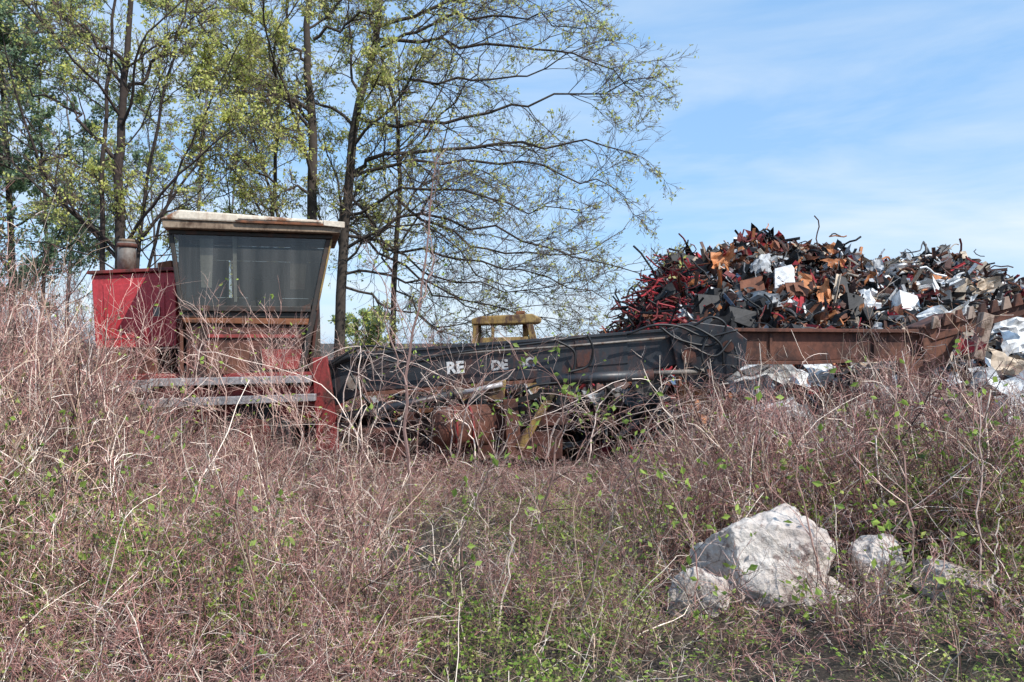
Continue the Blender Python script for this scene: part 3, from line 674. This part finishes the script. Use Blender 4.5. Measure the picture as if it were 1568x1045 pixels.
while cnt<9500:
    y=R.uniform(11.3,18.3); x=R.uniform(0.5,13.5)
    h=H(np.array(x),np.array(y))
    if h<0.15 or x/y>0.72: continue
    cnt+=1; xs=x*17/max(12.5,min(17,y))
    C=np.array([x,y,h+R.uniform(-.2,.06)]); col=pickcol(xs); k=R.random(); s=R.uniform(.3,1.0)
    if xs<3.9 and k<0.4: rods(C,2,R.uniform(.5,1.1),R.uniform(.010,.024),np.array(pal['red' if R.random()<.32 else ('dred' if R.random()<.45 else 'dark')]))
    elif k<0.34: sheet(C,.36*s,.25*s*R.uniform(.6,1.3),col,.25)
    elif k<0.46: sheet(C,.65*s,.07*s,col,.3)
    elif k<0.66: boxp(C,(.34*s,.22*s*R.uniform(.5,1.3),.16*s),col,.09)
    elif k<0.80: angle_iron(C,R.uniform(.3,.9),R.uniform(.03,.07),col)
    elif k<0.95: rods(C,2,R.uniform(.3,.7),R.uniform(.006,.022),col)
    else: hoop(C,R.uniform(.08,.22),R.uniform(.008,.025),col)
big=[(1200,425,.5,.38,'white'),(1160,405,.4,.3,'silver'),(1385,465,.5,.4,'white'),(1180,460,.7,.25,'silver'),(1105,400,.45,.3,'orange'),(1275,405,.4,.25,'orange'),
     (1255,450,.25,.4,'orange'),(1045,400,.7,.2,'dark'),(1330,460,.25,.4,'white'),(1430,440,.8,.16,'white'),(1480,445,.6,.25,'tan'),(1335,415,.35,.35,'silver'),(1500,440,.45,.22,'tan'),(1380,415,.6,.18,'white'),
     (1230,480,.5,.3,'grey'),(1130,490,.6,.3,'dark'),(1520,480,.45,.25,'white'),(1450,480,.6,.2,'white'),(1285,440,.3,.5,'dark'),(1305,470,.4,.5,'dark'),(1080,470,.5,.4,'dark'),(1150,440,.5,.3,'rust'),(1225,400,.4,.3,'dark'),(1215,445,.4,.25,'rust')]
for j,(a,b_,w,hh,cn) in enumerate(big):
    for Y in np.arange(12,18,.05):
        p=M(a,b_,Y)
        if H(p[0],Y)>=p[2]-0.05: break
    t=R.normal()*.4
    Rm=np.array([[math.cos(t),0,math.sin(t)],[0.3*math.sin(t),.4,-.9],[-math.sin(t),.9,.4]])
    if cn in('dark','rust') or j in (0,2): boxp(p+np.array([0,-.05,-.03]),(w*.8,hh,w*.5),np.array(pal[cn]),.12,Rm)
    else: sheet(p+np.array([0,-.2,.0]),w,hh*1.2,np.array(pal[cn]),.25,Rm,7)
low=[(1185,566,1.2,.35,'white',10.9),(1258,568,.4,.35,'white',10.6),(1218,622,.85,.24,'white',9.3),(1060,610,.4,.5,'orange',10.4),(1150,598,.6,.25,'silver',10.4),(950,610,.5,.3,'grey',11.0),(905,610,.4,.2,'silver',11.0),(985,600,.4,.6,'dark',11.0),
     (1335,562,.6,.3,'tan',10.6),(1545,600,.45,.4,'white',9.4),(1550,640,.4,.25,'white',9.1),(1465,580,.16,.13,'white',9.4),(1545,555,.5,.3,'tan',10.0),(1555,490,.5,.3,'white',10.5),(1478,527,.28,.22,'red',9.7),(1440,480,.5,.2,'white',11.5),(1450,610,.5,.4,'brown',10.5),(1560,520,.4,.3,'white',10.1),(1520,575,.4,.25,'silver',9.7),(1300,600,.5,.3,'brown',10.4),(1120,560,.4,.3,'silver',11.0),(1545,625,.3,.3,'white',9.3)]
for a,b_,w,hh,cn,Y in low:
    sheet(M(a,b_,Y),w,hh,np.array(pal[cn])*.97,.16,np.array([[.97,.1,.1],[.1,.5,-.86],[-.1,.86,.5]]),7)
for i in range(1300):
    x=R.uniform(-2.0,8.6); y=R.uniform(10.45,12.3); zz=R.uniform(0.1,np.interp(x,[-2,.8,2,5,6.5,8],[.8,.95,1.0,1.15,1.45,1.7]))*np.interp(y,[10.45,12.3],[.8,1.0])
    C=np.array([x,y,zz]); col=pickcol(R.uniform(3,7) if x<4.0 else 9)*(0.45 if x<1 else 1); s=R.uniform(.4,1.0); k=R.random()
    if k<.4: sheet(C,.42*s,.28*s,col,.2)
    elif k<.6: boxp(C,(.30*s,.22*s,.16*s),col)
    elif k<.8: rods(C,2,R.uniform(.3,.9),R.uniform(.008,.025),col)
    else: angle_iron(C,R.uniform(.3,.8),.06,col)
for i in range(200):
    x=R.uniform(5.3,7.6); y=R.uniform(8.4,10.4); C=np.array([x,y,R.uniform(.1,.35+(x-5.3)*.45)]); col=pickcol(9); s=R.uniform(.4,1.0)
    (sheet(C,.42*s,.28*s,col,.2) if R.random()<.6 else boxp(C,(.30*s,.22*s,.16*s),col))
B.obj('scrap_metal_pile',[m_scrap])
tb=empty('timber_post')
prism('post',E([(1500,478),(1516,483),(1500,552),(1484,546)],9.7),9.6,9.72,m_wood,tb,.006)
prism('bolt_plate',E([(1496,500),(1508,503),(1505,515),(1493,512)],9.6),9.588,9.598,m_rust,tb,.002)

# ------------------------------------------------------------------ boulders
m_rock,nt,b=newmat('granite')
c=mixc(nt,ramp(nt,noise(nt,3,8),0.35,0.65),(0.44,0.37,0.33),(0.70,0.64,0.58)); c=mixc(nt,ramp(nt,noise(nt,16,6),0.54,0.64),c,(0.25,0.19,0.17))
c=mixc(nt,ramp(nt,noise(nt,1.8,5),0.55,0.7,(0,0,0),(0.5,)*3),c,(0.5,0.36,0.31))
nt.links.new(c,b.inputs['Base Color']); b.inputs['Roughness'].default_value=0.9; bump(nt,b,noise(nt,6,8,rough=.65),0.7,0.06)
from mathutils import noise as mn
def rock(name,loc,dims,seed):
    bm=bmesh.new(); bmesh.ops.create_icosphere(bm,subdivisions=6,radius=1)
    rng=np.random.default_rng(seed)
    planes=[(Vector(norm(rng.normal(size=3))),rng.uniform(.55,.85)) for _ in range(16)]
    for v in bm.verts:
        p=v.co.copy()
        for nrm,d in planes:
            k=p.dot(nrm)
            if k>d: p-=nrm*(k-d)*0.97
        q=p+Vector((seed*3.1,0,0)); p*=1+0.12*mn.fractal(q*2.0,0.9,2.0,5)+0.02*mn.noise(q*11)
        v.co=Vector((p.x*dims[0],p.y*dims[1],p.z*dims[2]))
    me=bpy.data.meshes.new(name); bm.to_mesh(me); bm.free(); me.materials.append(m_rock)
    o=bpy.data.objects.new(name,me); scene.collection.objects.link(o); o.location=loc; o.rotation_euler[2]=seed
    return o
rock('boulder',(1.58,5.1,0.14),(0.46,0.40,0.46),3)
rock('boulder.001',(2.34,5.1,0.15),(0.23,0.22,0.22),5)
rock('boulder.002',(2.72,4.95,0.06),(0.32,0.27,0.22),8)
rock('boulder.003',(1.15,4.88,0.0),(0.19,0.17,0.23),9)
rock('boulder.004',(1.98,4.95,-0.02),(0.22,0.2,0.18),12)

# ------------------------------------------------------------------ light, sky, camera
az=math.radians(132); el=math.radians(46)
sd=Vector((math.sin(az)*math.cos(el),math.cos(az)*math.cos(el),math.sin(el)))
sl=bpy.data.lights.new('sun','SUN'); sl.energy=5.0; sl.angle=math.radians(0.5); sl.color=(1,0.95,0.88)
so=bpy.data.objects.new('sun',sl); scene.collection.objects.link(so); so.rotation_euler=(-sd).to_track_quat('-Z','Y').to_euler(); so.location=(10,-10,20)
w=bpy.data.worlds.new('World'); scene.world=w; w.use_nodes=True; nt=w.node_tree
bgn=nt.nodes['Background']; bgn.inputs[1].default_value=0.15
sk=N(nt,'ShaderNodeTexSky',sky_type='NISHITA'); sk.sun_disc=False; sk.sun_elevation=el; sk.sun_rotation=az
sk.air_density=1.0; sk.dust_density=0.5; sk.ozone_density=2.0; sk.altitude=100
c=mixc(nt,0.57,sk.outputs[0],(2.5,4.9,8.3))
tc=N(nt,'ShaderNodeTexCoord'); mp=N(nt,'ShaderNodeMapping'); mp.inputs['Scale'].default_value=(1.3,1.3,6.5); mp.inputs['Rotation'].default_value=(0.0,-0.4,0.3); mp.inputs['Location'].default_value=(0.6,0,0.4)
nt.links.new(tc.outputs['Generated'],mp.inputs[0]); nz=N(nt,'ShaderNodeTexNoise'); nz.inputs['Scale'].default_value=2.2; nz.inputs['Detail'].default_value=9; nz.inputs['Roughness'].default_value=0.55; nz.inputs['Distortion'].default_value=0.4
nt.links.new(mp.outputs[0],nz.inputs['Vector'])
sx=N(nt,'ShaderNodeSeparateXYZ'); nt.links.new(tc.outputs['Generated'],sx.inputs[0])
low_=ramp(nt,sx.outputs[2],0.0,0.42,(1.0,)*3,(0.3,)*3)
cf=mixc(nt,1.0,ramp(nt,nz.outputs[0],0.36,0.76,(0.06,)*3,(1.0,)*3),low_,'MULTIPLY')
cc=mixc(nt,cf,c,(6.4,6.8,7.0))
nt.links.new(cc,bgn.inputs[0])
cam=bpy.data.cameras.new('camera'); cam.lens=28; cam.sensor_width=36; cam.clip_end=2000; cam.clip_start=0.05
co=bpy.data.objects.new('camera',cam); scene.collection.objects.link(co); co.location=(0,0,EYE); co.rotation_euler=(math.radians(90),0,0)
scene.camera=co
